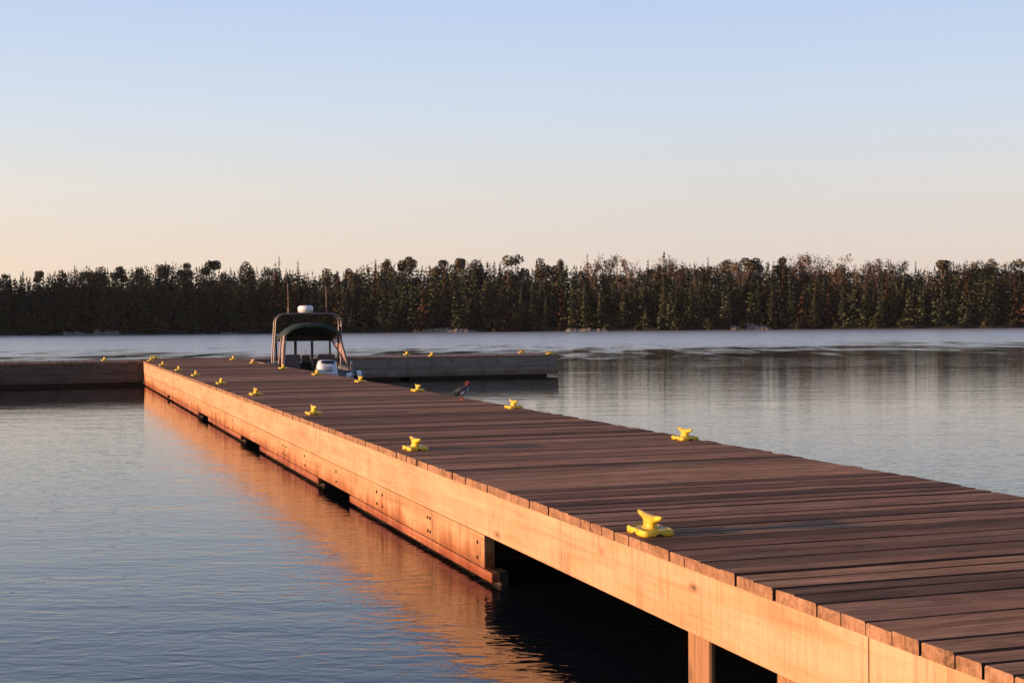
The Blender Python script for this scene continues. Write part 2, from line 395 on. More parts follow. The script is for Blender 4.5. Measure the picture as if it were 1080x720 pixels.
def spruce_crown(mb, seed, H, R, n, low=.06, gaps=.0, o=(0, 0, 0)):
    rng = np.random.default_rng(seed)
    u = low + (1-low)*(1 - np.sqrt(rng.random(n)))*.999
    u = np.where(rng.random(n) < .22, low + (1-low)*rng.random(n), u)
    whorls = max(9, int(H*1.5)); u = (np.floor(u*whorls) + .5 + rng.normal(size=n)*.24)/whorls; u = np.clip(u, low*.8, 1.0)
    th = rng.random(n)*2*np.pi
    lump = .72 + .28*np.sin(th*3 + np.floor(u*whorls)*2.4 + seed) + .2*rng.normal(size=n)
    prof = np.minimum(1, (1-u)*1.25 + .03)*np.clip((u-low*.3)/.12, .35, 1)
    rr = R*prof*np.clip(lump, .2, 1.35)*np.power(rng.random(n), .45)
    if gaps: rr *= np.where(np.sin(th*2+u*9+seed) > gaps, .35, 1)
    P = np.stack([rr*np.cos(th), rr*np.sin(th), u*H - rr*.28], 1) + np.array(o)
    D = np.stack([np.cos(th), np.sin(th), -.35 + .35*rng.normal(size=n)], 1); D /= np.linalg.norm(D, axis=1, keepdims=True)
    sc = .45 + .6*(1-u)
    quads(mb, P, D, sc*rng.uniform(.5, 1.0, n), sc*rng.uniform(.14, .30, n), rng)
    top = np.array([[o[0], o[1], o[2]+H*.985]]); quads(mb, top, np.array([[0, 0, 1.]]), np.array([.9]), np.array([.07]), rng)
def trunk(mb, H, r, seed, o=(0, 0, 0), top=.02, lean=.25):
    q = random.Random(seed); pts = []; 
    for i in range(6):
        k = i/5; pts.append((o[0] + lean*k*q.uniform(-1, 1), o[1] + lean*k*q.uniform(-1, 1), o[2] - .4 + (H+.4)*k))
    mb.tube(pts, [r*(1-k/5) + top*k/5 for k in range(6)], 6); return pts
def leafy_crown(mb, tw, seed, H, R, n, base=.5, flat=.6):
    rng = np.random.default_rng(seed); q = random.Random(seed)
    lobes = []
    for k in range(q.randint(7, 11)):
        a = q.uniform(0, 6.28); rr = R*q.uniform(.15, .85); z = H*(base + (1-base)*q.uniform(.12, .86))
        lobes.append((rr*math.cos(a), rr*math.sin(a), z - .1*rr, R*q.uniform(.30, .52)))
    lobes.append((0, 0, H*.90, R*.42))
    for (x, y, z, lr) in lobes:
        zb = min(z*.8, H*base*q.uniform(.75, 1.1))
        tw.tube([(0, 0, zb), (x*.45, y*.45, (zb+z)*.52), (x, y, z+.2*lr)], [.09, .055, .02], 5)
        m = max(12, int(n*lr*lr/sum(l[3]**2 for l in lobes)))
        d = rng.normal(size=(m, 3)); d /= np.linalg.norm(d, axis=1, keepdims=True)
        P = np.array([x, y, z]) + d*np.array([lr, lr, lr*flat])*np.power(rng.random(m), .33)[:, None]
        D = rng.normal(size=(m, 3)); D /= np.linalg.norm(D, axis=1, keepdims=True)
        quads(mb, P, D, rng.uniform(.28, .62, m), rng.uniform(.12, .24, m), rng, nr=d*.8 + np.array([x, y, 0])/(R+.01)*.6 + np.array([0, 0, .3]))
def leafy_crown_at(mb, tw, seed, H, R, n, base, o):
    t = MB(); leafy_crown(t, tw, seed, H, R, n, base, .85)
    b = len(mb.v); mb.v += [(x+o[0], y+o[1], z+o[2]) for x, y, z in t.v]; mb.f += [[i+b for i in f] for f in t.f]
    mb.m += t.m; mb.sm += t.sm; mb.nrm = (mb.nrm or []) + t.nrm
def twiggy(tw, q, p, d, L, r, depth, tips):
    e = p + d*L; mid = (p+e)/2 + Vector((q.uniform(-1, 1), q.uniform(-1, 1), 0))*L*.06
    tw.tube([p, mid, e], [r, r*.8, r*.55], 4, cap=False); tips.append(e)
    if depth == 0: return
    for k in range(q.randint(2, 4)):
        s = q.uniform(.35, 1.0); nd = (d + Vector((q.uniform(-1, 1), q.uniform(-1, 1), q.uniform(-.3, .7)))*.75).normalized()
        twiggy(tw, q, p + d*L*s, nd, L*q.uniform(.5, .75), r*.55, depth-1, tips)

def proto(kind, seed):
    """root + trunk + crown meshes of one tree; returns (list of (name, mesh)), built height"""
    q = random.Random(seed); tr = MB(); cr = MB(); parts = []
    if kind in ('spruce', 'dead', 'spire'):
        H = 13; R = {'spruce': q.uniform(1.1, 1.75), 'dead': q.uniform(.9, 1.3), 'spire': q.uniform(1.0, 1.3)}[kind]
        trunk(tr, H*.97, .14, seed)
        spruce_crown(cr, seed, H, R, {'spruce': 900, 'dead': 480, 'spire': 620}[kind], q.uniform(.05, .2) if kind != 'dead' else .3)
        fm = F['dead'] if kind == 'dead' else F['spruce']; bm_ = M['bark']
    elif kind == 'cedar':
        H = 10; trunk(tr, H*.9, .16, seed); spruce_crown(cr, seed, H, 2.3, 800, .03); fm = F['bush']; bm_ = M['bark']
    elif kind == 'leafy':
        H = 15; trunk(tr, H*.86, .17, seed, lean=.6); leafy_crown(cr, tr, seed, H, q.uniform(2.5, 3.4), 1700, q.uniform(.26, .46), .95); fm = F['leaf']; bm_ = M['pale_bark']
    elif kind == 'brown':
        H = 15; trunk(tr, H*.6, .17, seed, lean=.5, top=.1)
        tips = []
        for k in range(7):
            a = 6.28*k/7 + q.uniform(-.3, .3); d = Vector((math.cos(a)*.6, math.sin(a)*.6, q.uniform(.7, 1.6))).normalized()
            twiggy(tr, q, Vector((0, 0, H*q.uniform(.42, .62))), d, H*.21, .07, 3, tips)
        rng = np.random.default_rng(seed)
        T = np.array([t[:] for t in tips]); T = T[rng.integers(0, len(T), 640)] + rng.normal(size=(640, 3))*.35
        zmax = T[:, 2].max(); D = rng.normal(size=(640, 3)); D /= np.linalg.norm(D, axis=1, keepdims=True)
        quads(cr, T, D, rng.uniform(.28, .55, 640), rng.uniform(.11, .22, 640), rng, nr=np.stack([T[:, 0], T[:, 1], np.full(640, 1.2)], 1)*.5); H = zmax; fm = F['brown']; bm_ = M['twig']
    elif kind == 'bare':
        H = 14; trunk(tr, H*.97, .12, seed, lean=.4)
        for k in range(46):
            z = H*q.uniform(.4, .97); a = q.uniform(0, 6.28); L = (H-z)*.16 + .5
            tr.tube([(0, 0, z), (L*.5*math.cos(a), L*.5*math.sin(a), z+.12), (L*math.cos(a), L*math.sin(a), z+q.uniform(-.2, .35))], [.04, .03, .012], 4)
        fm = None; bm_ = M['twig']
    elif kind == 'bush':
        H = 3.4; tr.tube([(0, 0, -.3), (.1, 0, 1), (0, .1, 1.9)], [.07, .05, .03], 5); leafy_crown(cr, tr, seed, H, 1.7, 420, .12, .8); fm = F['bush']; bm_ = M['bark']
    out = [('trunk', tr, bm_)]
    if fm: out.append(('crown', cr, fm))
    meshes = []
    for nm, mb, mt in out:
        o = mb.build(nm, mt, None, fix=False); meshes.append((nm, o.data)); bpy.data.objects.remove(o)
    return meshes, H
PR = {}
for kind, n in (('spruce', 9), ('dead', 4), ('spire', 3), ('cedar', 3), ('leafy', 8), ('brown', 5), ('bare', 3), ('bush', 3)):
    PR[kind] = [proto(kind, 100*len(PR) + 7*i + 3) for i in range(n)]
NAMES = dict(spruce='spruce_tree', dead='dead_spruce_tree', spire='spruce_tree', cedar='cedar_tree', leafy='aspen_tree', brown='thin_leaved_tree', bare='bare_tree', bush='shore_bush')
def hor(x): return 340 - .0075*(x-38)
counter = {}
def tree(kind, a, b, H, label, group, wide=1.0, cat='tree'):
    i = counter.get(kind, 0); counter[kind] = i+1
    meshes, h0 = PR[kind][i % len(PR[kind])]
    s = H/h0
    t = thing(NAMES[kind], label, cat, RF(a, b, land_z(a, b)), rnd.uniform(0, 6.28), group)
    t.scale = (s*wide, s*wide, s)
    for nm, me in meshes: link(bpy.data.objects.new(nm, me), t)
    return t
# skyline trees: photo column, photo height of the tip -> real spot and height
def sky_tree(kind, px, ytop, b, label, group, wide=1.0):
    a = (px-540)/1500*b
    zt = 2.5 + (hor(px) - ytop)/1500*b
    return tree(kind, a, b, zt - land_z(a, b), label, group, wide)
def ordinal(n):
    w = ['first', 'second', 'third', 'fourth', 'fifth', 'sixth', 'seventh', 'eighth', 'ninth', 'tenth', 'eleventh', 'twelfth', 'thirteenth', 'fourteenth',
         'fifteenth', 'sixteenth', 'seventeenth', 'eighteenth', 'nineteenth', 'twentieth', 'twenty-first', 'twenty-second', 'twenty-third', 'twenty-fourth', 'twenty-fifth',
         'twenty-sixth', 'twenty-seventh', 'twenty-eighth', 'twenty-ninth', 'thirtieth']
    return w[n]
leafy = [(6, 287, .9), (40, 284, .7), (66, 284, .8), (92, 285, 1), (108, 280, .9), (128, 279, 1), (148, 280, .9), (172, 277, .9), (198, 275, .9), (222, 273, 1.1), (260, 275, 1.0), (283, 281, .8), (345, 282, 1.0), (368, 281, .9),
         (409, 271, .75), (431, 269, .9), (468, 272, 1.2), (484, 271, .8), (502, 273, 1.2), (546, 267, 1.25), (570, 271, .8), (592, 271, .7), (768, 272, 1.1), (797, 270, 1.1), (826, 269, 1.0), (993, 273, 1.1), (1046, 272, 1.0), (1076, 272, 1.0)]
for i, (px, y, wd) in enumerate(leafy):
    sky_tree('leafy', px, y, rnd.uniform(277, 289), 'leafy round-crowned aspen standing above the far treeline, %s such crown from the left' % ordinal(i), 'leafy aspens rising above the far treeline', wd)
brown = [(626, 271, .6), (642, 267, .8), (663, 271, .6), (694, 269, .6), (713, 268, .7), (782, 273, .8), (842, 269, .9), (858, 267, 1.0), (884, 268, 1.0), (912, 274, .8), (926, 271, .9), (946, 273, .9), (1022, 275, 1.0), (1062, 276, .8)]
for i, (px, y, wd) in enumerate(brown):
    sky_tree('brown', px, y, rnd.uniform(276, 288), 'thin-leaved brownish tree above the right half of the treeline, %s such crown from the left' % ordinal(i), 'thin brownish crowns above the right treeline', wd)
spires = [(25, 286, 'small dark spruce tip at the far left of the treeline'), (295, 270, 'tall dark spruce spire on the skyline just left of the boat antenna'), (315, 276, 'dark spruce spire on the skyline between the two boat antennas'),
          (522, 276, 'dark spruce spire on the skyline left of the widest aspen crown'), (620, 269, 'dark spruce spire on the skyline right of the widest aspen crown'), (684, 274, 'dark spruce spire on the skyline right of the three thin brown crowns'), (701, 265, 'tallest dark spruce spire on the skyline, right of the middle of the photo'), (747, 271, 'narrow spruce spire on the skyline above the right half of the lake'),
          (966, 276, 'dark spruce spire near the right end of the treeline'), (1006, 275, 'rightmost dark spruce spire on the skyline')]
for px, y, lb in spires: sky_tree('spire', px, y, rnd.uniform(276, 284), lb, 'spruce spires on the far skyline')
for px, y in ((416, 282), (536, 283), (652, 276), (732, 274), (903, 276), (977, 279)):
    sky_tree('bare', px, y, 275, 'leafless thin tree with bare twigs showing over the far treeline', 'leafless trees on the far treeline')
# individually visible trees of the front rows
for i in range(26):
    px = 30 + 1030*(i+.5)/26 + rnd.uniform(-16, 16) if i < 9 else 380 + 700*(i-8.5)/17 + rnd.uniform(-14, 14)
    b = rnd.uniform(268, 275); a = (px-540)/1500*b
    tree('dead', a, b, rnd.uniform(8, 12.5), 'rust-brown dying spruce among the green spruces of the far shore', 'rust-brown spruces on the far shore')
for i in range(108):
    px = 1096*(i+.5)/108 - 8 + rnd.uniform(-5, 5); b = rnd.uniform(266.8, 271); a = (px-540)/1500*b
    b = max(b, shore_b(a) + 3)
    tree('spruce', a, b, rnd.uniform(6.0, 10.5), 'dark green spruce in the front row of the far shore forest', 'spruces in the front row of the far shore')
for i in range(26):
    px = 1090*(i+.5)/26 + rnd.uniform(-14, 14); b = rnd.uniform(266.6, 269); a = (px-540)/1500*b
    b = max(b, shore_b(a) + 2.6)
    tree('cedar', a, b, rnd.uniform(4.0, 7.5), 'short full yellow-green cedar at the foot of the far shore forest', 'low cedars at the foot of the far forest')
for i in range(30):
    px = 1086*(i+.5)/30 + rnd.uniform(-10, 10); b0 = 265.6; a = (px-540)/1500*b0
    tree('bush', a, shore_b(a) + rnd.uniform(1.0, 2.2), rnd.uniform(1.3, 2.6), 'low green bush at the waterline under the far shore forest', 'bushes along the far waterline', cat='bush')
# the rest of the wood reads as one mass
fs = MB(); fd = MB(); fl_ = MB(); dummy = MB()
k = 0
for row in range(9):
    b0 = 4.5 + row*4.0
    a = -112.0
    while a < 116:
        a += rnd.uniform(.6, 1.8) if row < 6 else rnd.uniform(1.2, 2.6)
        b = shore_b(a) + b0 + rnd.uniform(-2, 2); k += 1
        px = 540 + 1500*a/b
        ycan = 284.5 + 3.0*math.sin(px*.021+1) + 2.5*math.sin(px*.06) - (3 if px > 380 else 0) + (3 if px < 90 else 0)
        zt = 2.5 + (hor(px) - ycan - (rnd.uniform(-1.5, 6) if row < 5 else rnd.uniform(-3, 3)) - max(0, 4-row)*4)/1500*b
        H = max(5, zt - land_z(a, b))
        x, y, z = RF(a, b, land_z(a, b))
        tgt = fd if rnd.random() < .13 else fs
        if row >= 3 and rnd.random() < (.16 if px > 380 else .10):
            leafy_crown_at(fl_, dummy, k, H*rnd.uniform(.9, 1.0), rnd.uniform(1.7, 2.8), 330, rnd.uniform(.45, .6), (x, y, z)); continue
        if row < 4 and rnd.random() < .12: H *= rnd.uniform(.45, .7)
        spruce_crown(tgt, k, H, rnd.uniform(1.0, 1.8) if row < 4 else rnd.uniform(1.7, 2.6), 240 if row < 4 else 330, rnd.uniform(.03, .12) if row < 3 else rnd.uniform(.1, .35), o=(x, y, z))
a = -300
for k2 in range(430):
    a = rnd.uniform(-300, -112); d = rnd.uniform(3, 40); b = shore_b(a) + d
    x, y, z = RF(a, b, land_z(a, b)); spruce_crown(fs, 5000+k2, rnd.uniform(11, 15), 2.1, 120, .1, o=(x, y, z))
o1 = tag(fs.build('spruce_forest', F['spruce'], None, fix=False), 'dense dark spruce forest filling the far shore behind the front trees', 'forest', kind='stuff')
o3 = tag(fl_.build('leafy_forest', F['leaf'], None, fix=False), 'leafy aspen crowns mixed into the upper part of the far shore forest', 'forest', kind='stuff')
o2 = tag(fd.build('dying_spruce_forest', F['dead'], None, fix=False), 'rust-brown dying spruces mixed all through the far shore forest', 'forest', kind='stuff')

# shoreline rocks
M['rock'] = simple('pale_shore_rock', (.14, .122, .106), .9, 0, .3, 1.5)
def rock(px0, px1, h, label, seed):
    q = random.Random(seed); b0 = 264.5; mb = MB(); ac = ((px0+px1)/2-540)/1500*b0
    n = max(2, int((px1-px0)/5))
    for k in range(n):
        a = (px0 + (px1-px0)*(k+.5)/n - 540)/1500*b0 - ac
        bm = bmesh.new(); bmesh.ops.create_icosphere(bm, subdivisions=2, radius=1)
        sx, sy, sz = q.uniform(.7, 1.2), q.uniform(.6, 1.1), h*.85*q.uniform(.4, 1)
        for v in bm.verts:
            d = 1 + .32*noise.noise(v.co*1.3 + Vector((seed+k*3.1, 0, 0)))
            v.co = Vector((v.co.x*sx*d + a, v.co.y*sy*d + q.uniform(-.02, .02), v.co.z*sz*d))
        mb.bm(bm)
    x, y, z = RF(ac, shore_b(ac) + 2.3, .12)
    o = mb.build('rock_outcrop', M['rock']); o.location = (x, y, z); o.rotation_euler.z = -YAW
    tag(o, label, 'rocks', 'pale rocks along the far waterline')
rock(62, 86, .9, 'low pale rocks at the far waterline, leftmost outcrop', 1)
rock(92, 124, 1.5, 'largest pale rock outcrop at the far waterline, left of the boat', 2)
rock(232, 250, .6, 'thin strip of pale rock at the far waterline beside the boat arch', 3)
rock(436, 500, 1.0, 'long low band of rocks at the far waterline right of the boat', 4)
rock(600, 640, .8, 'low rocks at the far waterline right of the middle', 5)
rock(775, 815, 1.5, 'pale sloping rock bank at the far waterline in the right half', 6)

# ------------------------------------------------------------------ dock
X0, X1, YN, YF, YB = 3.856, 7.73, -5.0, 55.7, 59.0
dock = thing('wooden_dock', 'long weathered timber dock with yellow cleats, ending in a cross arm on the lake', 'dock', (X0, YN, 0))
D0 = Vector(dock.location)
def dpart(mb, name, mats):
    o = mb.build(name, mats, dock); o.location = -D0; return o
def plank(mb, axis, a0, a1, b0, b1, z0, z1, segs=7, jit=.0025, q=rnd, dark_edge=(1, 1)):
    """board along axis (0=x) from a0..a1, b0..b1 across, softened top edges, slight warp"""
    rings = []; dz = q.uniform(-.003, .003); tw = q.uniform(-.003, .003); c0, c1 = (.0095 if dark_edge[0] else .003), (.0095 if dark_edge[1] else .003)
    for i in range(segs+1):
        k = i/segs; a = a0 + (a1-a0)*k
        j0, j1, jz = q.uniform(-jit, jit), q.uniform(-jit, jit), q.uniform(-.0012, .0012) + dz
        prof = [(b0+j0, z0), (b1+j1, z0), (b1+j1, z1-c1+jz), (b1+j1-c1, z1+jz+tw), (b0+j0+c0, z1+jz-tw), (b0+j0, z1-c0+jz)]
        rings.append([((a, b, z) if axis == 0 else (b, a, z)) for b, z in prof])
    vs = [p for r in rings for p in r]; fs = []; n = 6
    b = len(mb.v); mb.v += vs
    for i in range(segs):
        for kk in range(n):
            k2 = (kk+1) % n
            mb.f.append([b+i*n+kk, b+i*n+k2, b+(i+1)*n+k2, b+(i+1)*n+kk]); mb.m.append(2 if kk in (1, 2, 4, 5) else 0); mb.sm.append(False)
    mb.f.append([b+kk for kk in range(n)]); mb.m.append(1); mb.sm.append(False)
    mb.f.append([b+segs*n+kk for kk in range(n)]); mb.m.append(1); mb.sm.append(False)
dk = MB(); y = YN; pair = 0
yy = 6.06 - .4575*25
while yy < YB - .2:
    w_ = .4575; sp = rnd.uniform(.42, .58); g1 = rnd.uniform(.014, .022); g2 = rnd.uniform(.001, .003)
    if rnd.random() < .22: g2 = rnd.uniform(.006, .011)
    e0, e1 = yy + g1/2, yy + w_ - g1/2; m_ = e0 + (e1-e0)*sp
    for (p0, p1, dd_) in ((e0, m_-g2/2, (1, g2 > .006)), (m_+g2/2, e1, (g2 > .006, 1))):
        plank(dk, 0, X0 - .005 + rnd.uniform(-.006, .005), X1 + rnd.uniform(-.03, .035), p0, p1, .93, 1.0, dark_edge=dd_)
    yy += w_
dpart(dk, 'deck', [M['deck'], M['end'], M['groove']])
for (xa, xb) in ((-16.0, X0 - .02), (X1 + .04, 20.7)):
    x = xa; ad = MB()
    while x < xb - .1:
        w_ = min(rnd.uniform(.22, .3), xb - x); plank(ad, 1, YF + rnd.uniform(-.012, .01), YB, x + .006, x + w_ - .004, .93, 1.0, 3); x += w_
    dpart(ad, 'deck', [M['arm_deck'], M['end'], M['groove']])

def seg_beam(name, key, x0, x1, y0, y1, z0, z1, bev=.008, warp=.004):
    mb = MB(); mb.box(x0, x1, y0, y1, z0, z1, 0, bev); return dpart(mb, name, M[key])
def xbox(name, key, x0, x1, y0, y1, z0, z1, bev=.008):
    mb = MB(); mb.box(x0, x1, y0, y1, z0, z1, 0, bev); return dpart(mb, name, M[key])
J = [YN, 6.058, 15.4, 24.6, 33.4, 42.6, 50.6, YF - .02]
for j0, j1 in zip(J, J[1:]):
    o = rnd.uniform(-.003, .003)
    seg_beam('face_beam', 'face', X0 + .006 + o, X0 + .16, j0 + .004, j1 - .004, .528, .927)
    seg_beam('face_beam', 'face', X1 - .16, X1 - .006 + o, j0 + .004, j1 - .004, .528, .927)
J = [12.42, 16.6, 23.45, 32.22, 39.0, 46.5, YF - .02]
for j0, j1 in zip(J, J[1:]):
    o = rnd.uniform(-.004, .004)
    seg_beam('face_plank', 'plank', X0 + .016 + o, X0 + .12, j0 + .006, j1 - .006, .215, .517)
    seg_beam('face_plank', 'plank', X1 - .12, X1 - .016 + o, j0 + .006, j1 - .006, .215, .517)
for (c0, c1) in ((12.2, 18.32), (20.52, 26.2), (28.77, 34.46), (36.56, 44.6), (45.6, YF - .02)):
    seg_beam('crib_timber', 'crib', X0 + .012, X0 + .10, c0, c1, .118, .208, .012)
    seg_beam('crib_dark_backing', 'dark', X0 + .11, X0 + .2, c0 + .05, c1 - .05, -.9, .205, .02)  # dark backing added so the undercut above the water reads black
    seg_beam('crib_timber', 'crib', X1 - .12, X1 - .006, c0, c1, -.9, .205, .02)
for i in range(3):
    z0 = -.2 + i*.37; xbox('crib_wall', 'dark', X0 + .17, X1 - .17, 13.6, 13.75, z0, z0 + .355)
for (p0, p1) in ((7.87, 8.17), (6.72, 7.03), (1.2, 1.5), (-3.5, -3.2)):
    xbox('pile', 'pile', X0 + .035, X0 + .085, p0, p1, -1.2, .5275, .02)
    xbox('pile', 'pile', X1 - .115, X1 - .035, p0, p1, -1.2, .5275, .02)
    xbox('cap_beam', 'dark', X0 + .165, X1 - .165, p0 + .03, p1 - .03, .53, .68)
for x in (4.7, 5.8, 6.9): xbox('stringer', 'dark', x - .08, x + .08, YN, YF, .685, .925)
# cross arm
for (xa, xb) in ((-16.0, X0 + .0), (X1 + .0, 20.68)):
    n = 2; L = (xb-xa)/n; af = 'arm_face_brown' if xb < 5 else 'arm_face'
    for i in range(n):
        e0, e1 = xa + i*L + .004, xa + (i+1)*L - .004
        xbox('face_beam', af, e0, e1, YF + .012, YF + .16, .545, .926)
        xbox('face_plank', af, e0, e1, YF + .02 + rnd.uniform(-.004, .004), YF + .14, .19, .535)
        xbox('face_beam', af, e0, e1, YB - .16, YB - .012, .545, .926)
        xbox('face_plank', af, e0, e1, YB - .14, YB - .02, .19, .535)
xbox('face_beam', 'arm_face', 20.52, 20.672, YF + .17, YB - .17, .545, .926); xbox('face_plank', 'arm_face', 20.53, 20.665, YF + .17, YB - .17, .19, .535)
xbox('face_beam', 'arm_face', X0, X1, YB - .16, YB - .012, .545, .926); xbox('face_plank', 'arm_face', X0, X1, YB - .14, YB - .02, .19, .535)
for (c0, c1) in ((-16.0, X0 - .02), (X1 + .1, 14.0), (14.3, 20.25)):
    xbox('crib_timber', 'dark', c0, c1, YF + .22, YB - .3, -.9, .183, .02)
# bolts in the lower planks and near posts
for j in (12.62, 14.3, 14.39, 16.45, 16.75, 19.2, 21.6, 23.3, 23.6, 26.9, 30, 32.1):
    for z in (.29, .43):
        mb = MB(); mb.tube([(X0 + .03, j, z), (X0 + .007, j, z)], [.02, .017], 8); dpart(mb, 'bolt', M['bolt'])

# ------------------------------------------------------------------ cleats
def cleat_meshes():
    b = MB(); hx, hy = .118, .168
    def ring(dx, z): return rrect(0, 0, hx+dx, hy+dx, .035+dx*.5, z)
    rg = [ring(-.004, .0), ring(0, .006), ring(0, .036), ring(-.005, .043), ring(-.013, .044), ring(-.022, .038), ring(-.06, .038)]
    b.loft(rg, 0, True, True, True)
    base = b.build('base', M['yellow'])
    base_me = base.data; bpy.data.objects.remove(base)
    h = MB(); rings = []
    for (z, rx, ry) in ((.037, .064, .082), (.043, .056, .072), (.060, .046, .062), (.078, .042, .072), (.094, .040, .098), (.104, .036, .12)):
        rings.append([(rx*math.cos(t)*1, ry*math.sin(t), z) for t in [2*math.pi*k/20 for k in range(20)]])
    h.loft(rings, 0, True, True, True)
    # horns: tapered upswept bar
    ys = [-.205, -.20, -.17, -.12, -.06, 0, .06, .12, .17, .20, .205]
    rg = []
    for y_ in ys:
        k = abs(y_)/.205; zc = .101 + .031*k**1.35; rz = .020*(1-k)**.8 + .012; rx = .040*(1-.66*k)
        if k > .99: rz *= .45; rx *= .45
        rg.append([(rx*math.cos(t), y_, zc + rz*math.sin(t)) for t in [2*math.pi*i/14 for i in range(14)]])
    h.loft(rg, 0, True, True, True)
    ho = h.build('horn', M['yellow']); hm = ho.data; bpy.data.objects.remove(ho)
    parts = [('base', base_me), ('horn', hm)]
    def grab(q, nm):
        qo = q.build(nm, M['hole_shade']); parts.append((nm, qo.data)); bpy.data.objects.remove(qo)
    for sx in (-1, 1):
        for sy in (-1, 1):
            q = MB(); q.tube([(sx*.078, sy*.118, .0375), (sx*.078, sy*.118, .0395)], .02, 10); grab(q, 'bolt_hole_disc')
    for (dx, dy) in ((1, 0), (-1, 0), (0, 1), (0, -1)):      # dark arched plate on each side in place of a shaded drain notch
        w2 = .028; pts = [(w2*math.cos(math.pi*k/8), .001 + .019*math.sin(math.pi*k/8)) for k in range(9)]
        P0 = [((dx*(hx+.0012), u, z) if dx else (u, dy*(hy+.0012), z)) for u, z in pts]
        P1 = [((dx*(hx-.006), u, z) if dx else (u, dy*(hy-.006), z)) for u, z in pts]
        q = MB(); q.loft([P0, P1], 0, False, True, True); grab(q, 'drain_notch_plate')
    return parts
CM = cleat_meshes()
def cleat(x, y_, rz, label, z=1.0):
    t = thing('dock_cleat', label, 'cleat', (x, y_, z + .002), rz, 'yellow mooring cleats along the dock')
    for nm, me in CM: link(bpy.data.objects.new(nm, me), t)
    return t
Lw = ['largest yellow cleat in the foreground, nearest the camera on the sunlit left edge', 'second yellow cleat from the camera on the sunlit left dock edge', 'third yellow cleat from the camera on the sunlit left dock edge',
      'fourth yellow cleat from the camera on the sunlit left dock edge', 'fifth yellow cleat from the camera on the sunlit left dock edge', 'sixth yellow cleat from the camera on the sunlit left dock edge', 'seventh yellow cleat from the camera on the sunlit left dock edge',
      'eighth yellow cleat from the camera on the sunlit left dock edge', 'farthest yellow cleat of the left edge, at the corner with the cross arm']
for (x, y_), lb in zip(((4.035, 9.06), (4.13, 15.88), (4.19, 22.52), (4.2, 28.9), (4.17, 34.3), (4.14, 39.7), (4.1, 44.2), (4.08, 49.7), (4.12, 55.5)), Lw): cleat(x, y_, rnd.uniform(-.03, .03), lb)
Rw = ['yellow cleat on the right dock edge nearest the camera, against open water', 'yellow cleat on the right dock edge just nearer than the duck', 'yellow cleat on the right dock edge just beyond the duck', 'yellow cleat on the right dock edge in front of the boat fender and rope',
      'yellow cleat on the right dock edge just left of the white outboard motor', 'yellow cleat on the right dock edge at the foot of the boat arch', 'orange-lit yellow cleat wrapped with the mooring rope', 'farthest yellow cleat of the right dock edge, left of the rope-wrapped one']
for (x, y_), lb in zip(((7.55, 15.89), (7.58, 22.6), (7.57, 28.86), (7.42, 33.74), (7.3, 38.73), (7.27, 44.2), (7.24, 50.34), (7.2, 55.42)), Rw): cleat(x, y_, rnd.uniform(-.03, .03), lb)
for x, y_, rz, lb in ((4.52, 58.75, 1.57, 'yellow cleat with spread horns on the back of the cross arm at the left corner'), (2.49, 57.0, .1, 'lone yellow cleat on the left cross arm'),
                      (14.92, 58.7, .0, 'yellow cleat on the back edge of the right cross arm nearer the boat'), (15.3, 56.1, .0, 'yellow cleat on the front edge of the right cross arm nearer the boat'),
                      (20.1, 58.7, 1.57, 'yellow cleat with spread horns at the right arm end, left of the pair'), (20.45, 56.1, 1.57, 'yellow cleat with spread horns at the right arm end, right of the pair')):
    cleat(x, y_, rz, lb)

# ------------------------------------------------------------------ boat
BX, BY = 8.84, 46.2
boat = thing('motor_boat', 'small grey workboat with dark green canopy and aluminium radar arch tied to the dock', 'boat', (BX, BY, 0), rad(-4))
def bpart(mb, name, m, parent=None, fix=True): return mb.build(name, m, parent or boat, fix)
stn = [(0, 1.06, .80, .9, .12, -.28), (1.5, 1.14, .80, .97, .12, -.30), (3.2, 1.17, .86, .98, .13, -.30), (5.0, 1.10, .95, .88, .17, -.27), (6.3, .82, 1.04, .55, .27, -.18), (7.3, .40, 1.11, .2, .45, .05), (7.9, .03, 1.16, .02, .75, .5)]
h = MB(); rings = []
for (y_, hb, gz, cb, cz, kz) in stn:
    rings.append([(-hb, y_, gz), (-hb*.5-cb*.5-.02, y_, (gz+cz)/2), (-cb, y_, cz), (0, y_, kz), (cb, y_, cz), (hb*.5+cb*.5+.02, y_, (gz+cz)/2), (hb, y_, gz)])
h.loft(rings, 0, False, False, False)
h.add(rings[0], [list(range(7))])     # transom
hull = bpart(h, 'hull', M['hull']); sm_ = hull.modifiers.new('solid', 'SOLIDIFY'); sm_.thickness = .05; sm_.offset = -1
gn = MB()
for s in (-1, 1): gn.tube([(s*hb, y_, gz+.015) for (y_, hb, gz, *_r) in stn], .035, 8)
gn.tube([(-1.06, 0, .815), (1.06, 0, .815)], .035, 8)
bpart(gn, 'gunwale', M['alu'])
fl = MB(); fl.box(-.93, .93, .12, 5.0, .2, .24); bpart(fl, 'cockpit_floor', M['console'])
fd_ = MB(); top = [(s[1]*.95, s[0], s[2]+.01) for s in stn[3:]]
vsf = [(-x, y_, z) for x, y_, z in top] + [(x, y_, z) for x, y_, z in top]; nn = len(top)
fd_.add(vsf, [(i, i+1, nn+i+1, nn+i) for i in range(nn-1)]); fo = bpart(fd_, 'foredeck', M['hull']); fo.modifiers.new('solid', 'SOLIDIFY').thickness = .04
cs = MB(); cs.box(-.98, -.28, 4.55, 5.1, .24, 1.08, 0, .04); cs.box(.22, 1.0, 4.55, 5.1, .24, 1.12, 0, .04); cs.box(-.28, .22, 4.95, 5.1, .24, .92, 0, .02)
cs.box(.42, .78, 4.5, 4.8, 1.121, 1.22, 0, .02); cs.box(-.12, .18, 4.7, 4.9, .93, 1.24, 0, .02)
console = bpart(cs, 'console', M['console'])
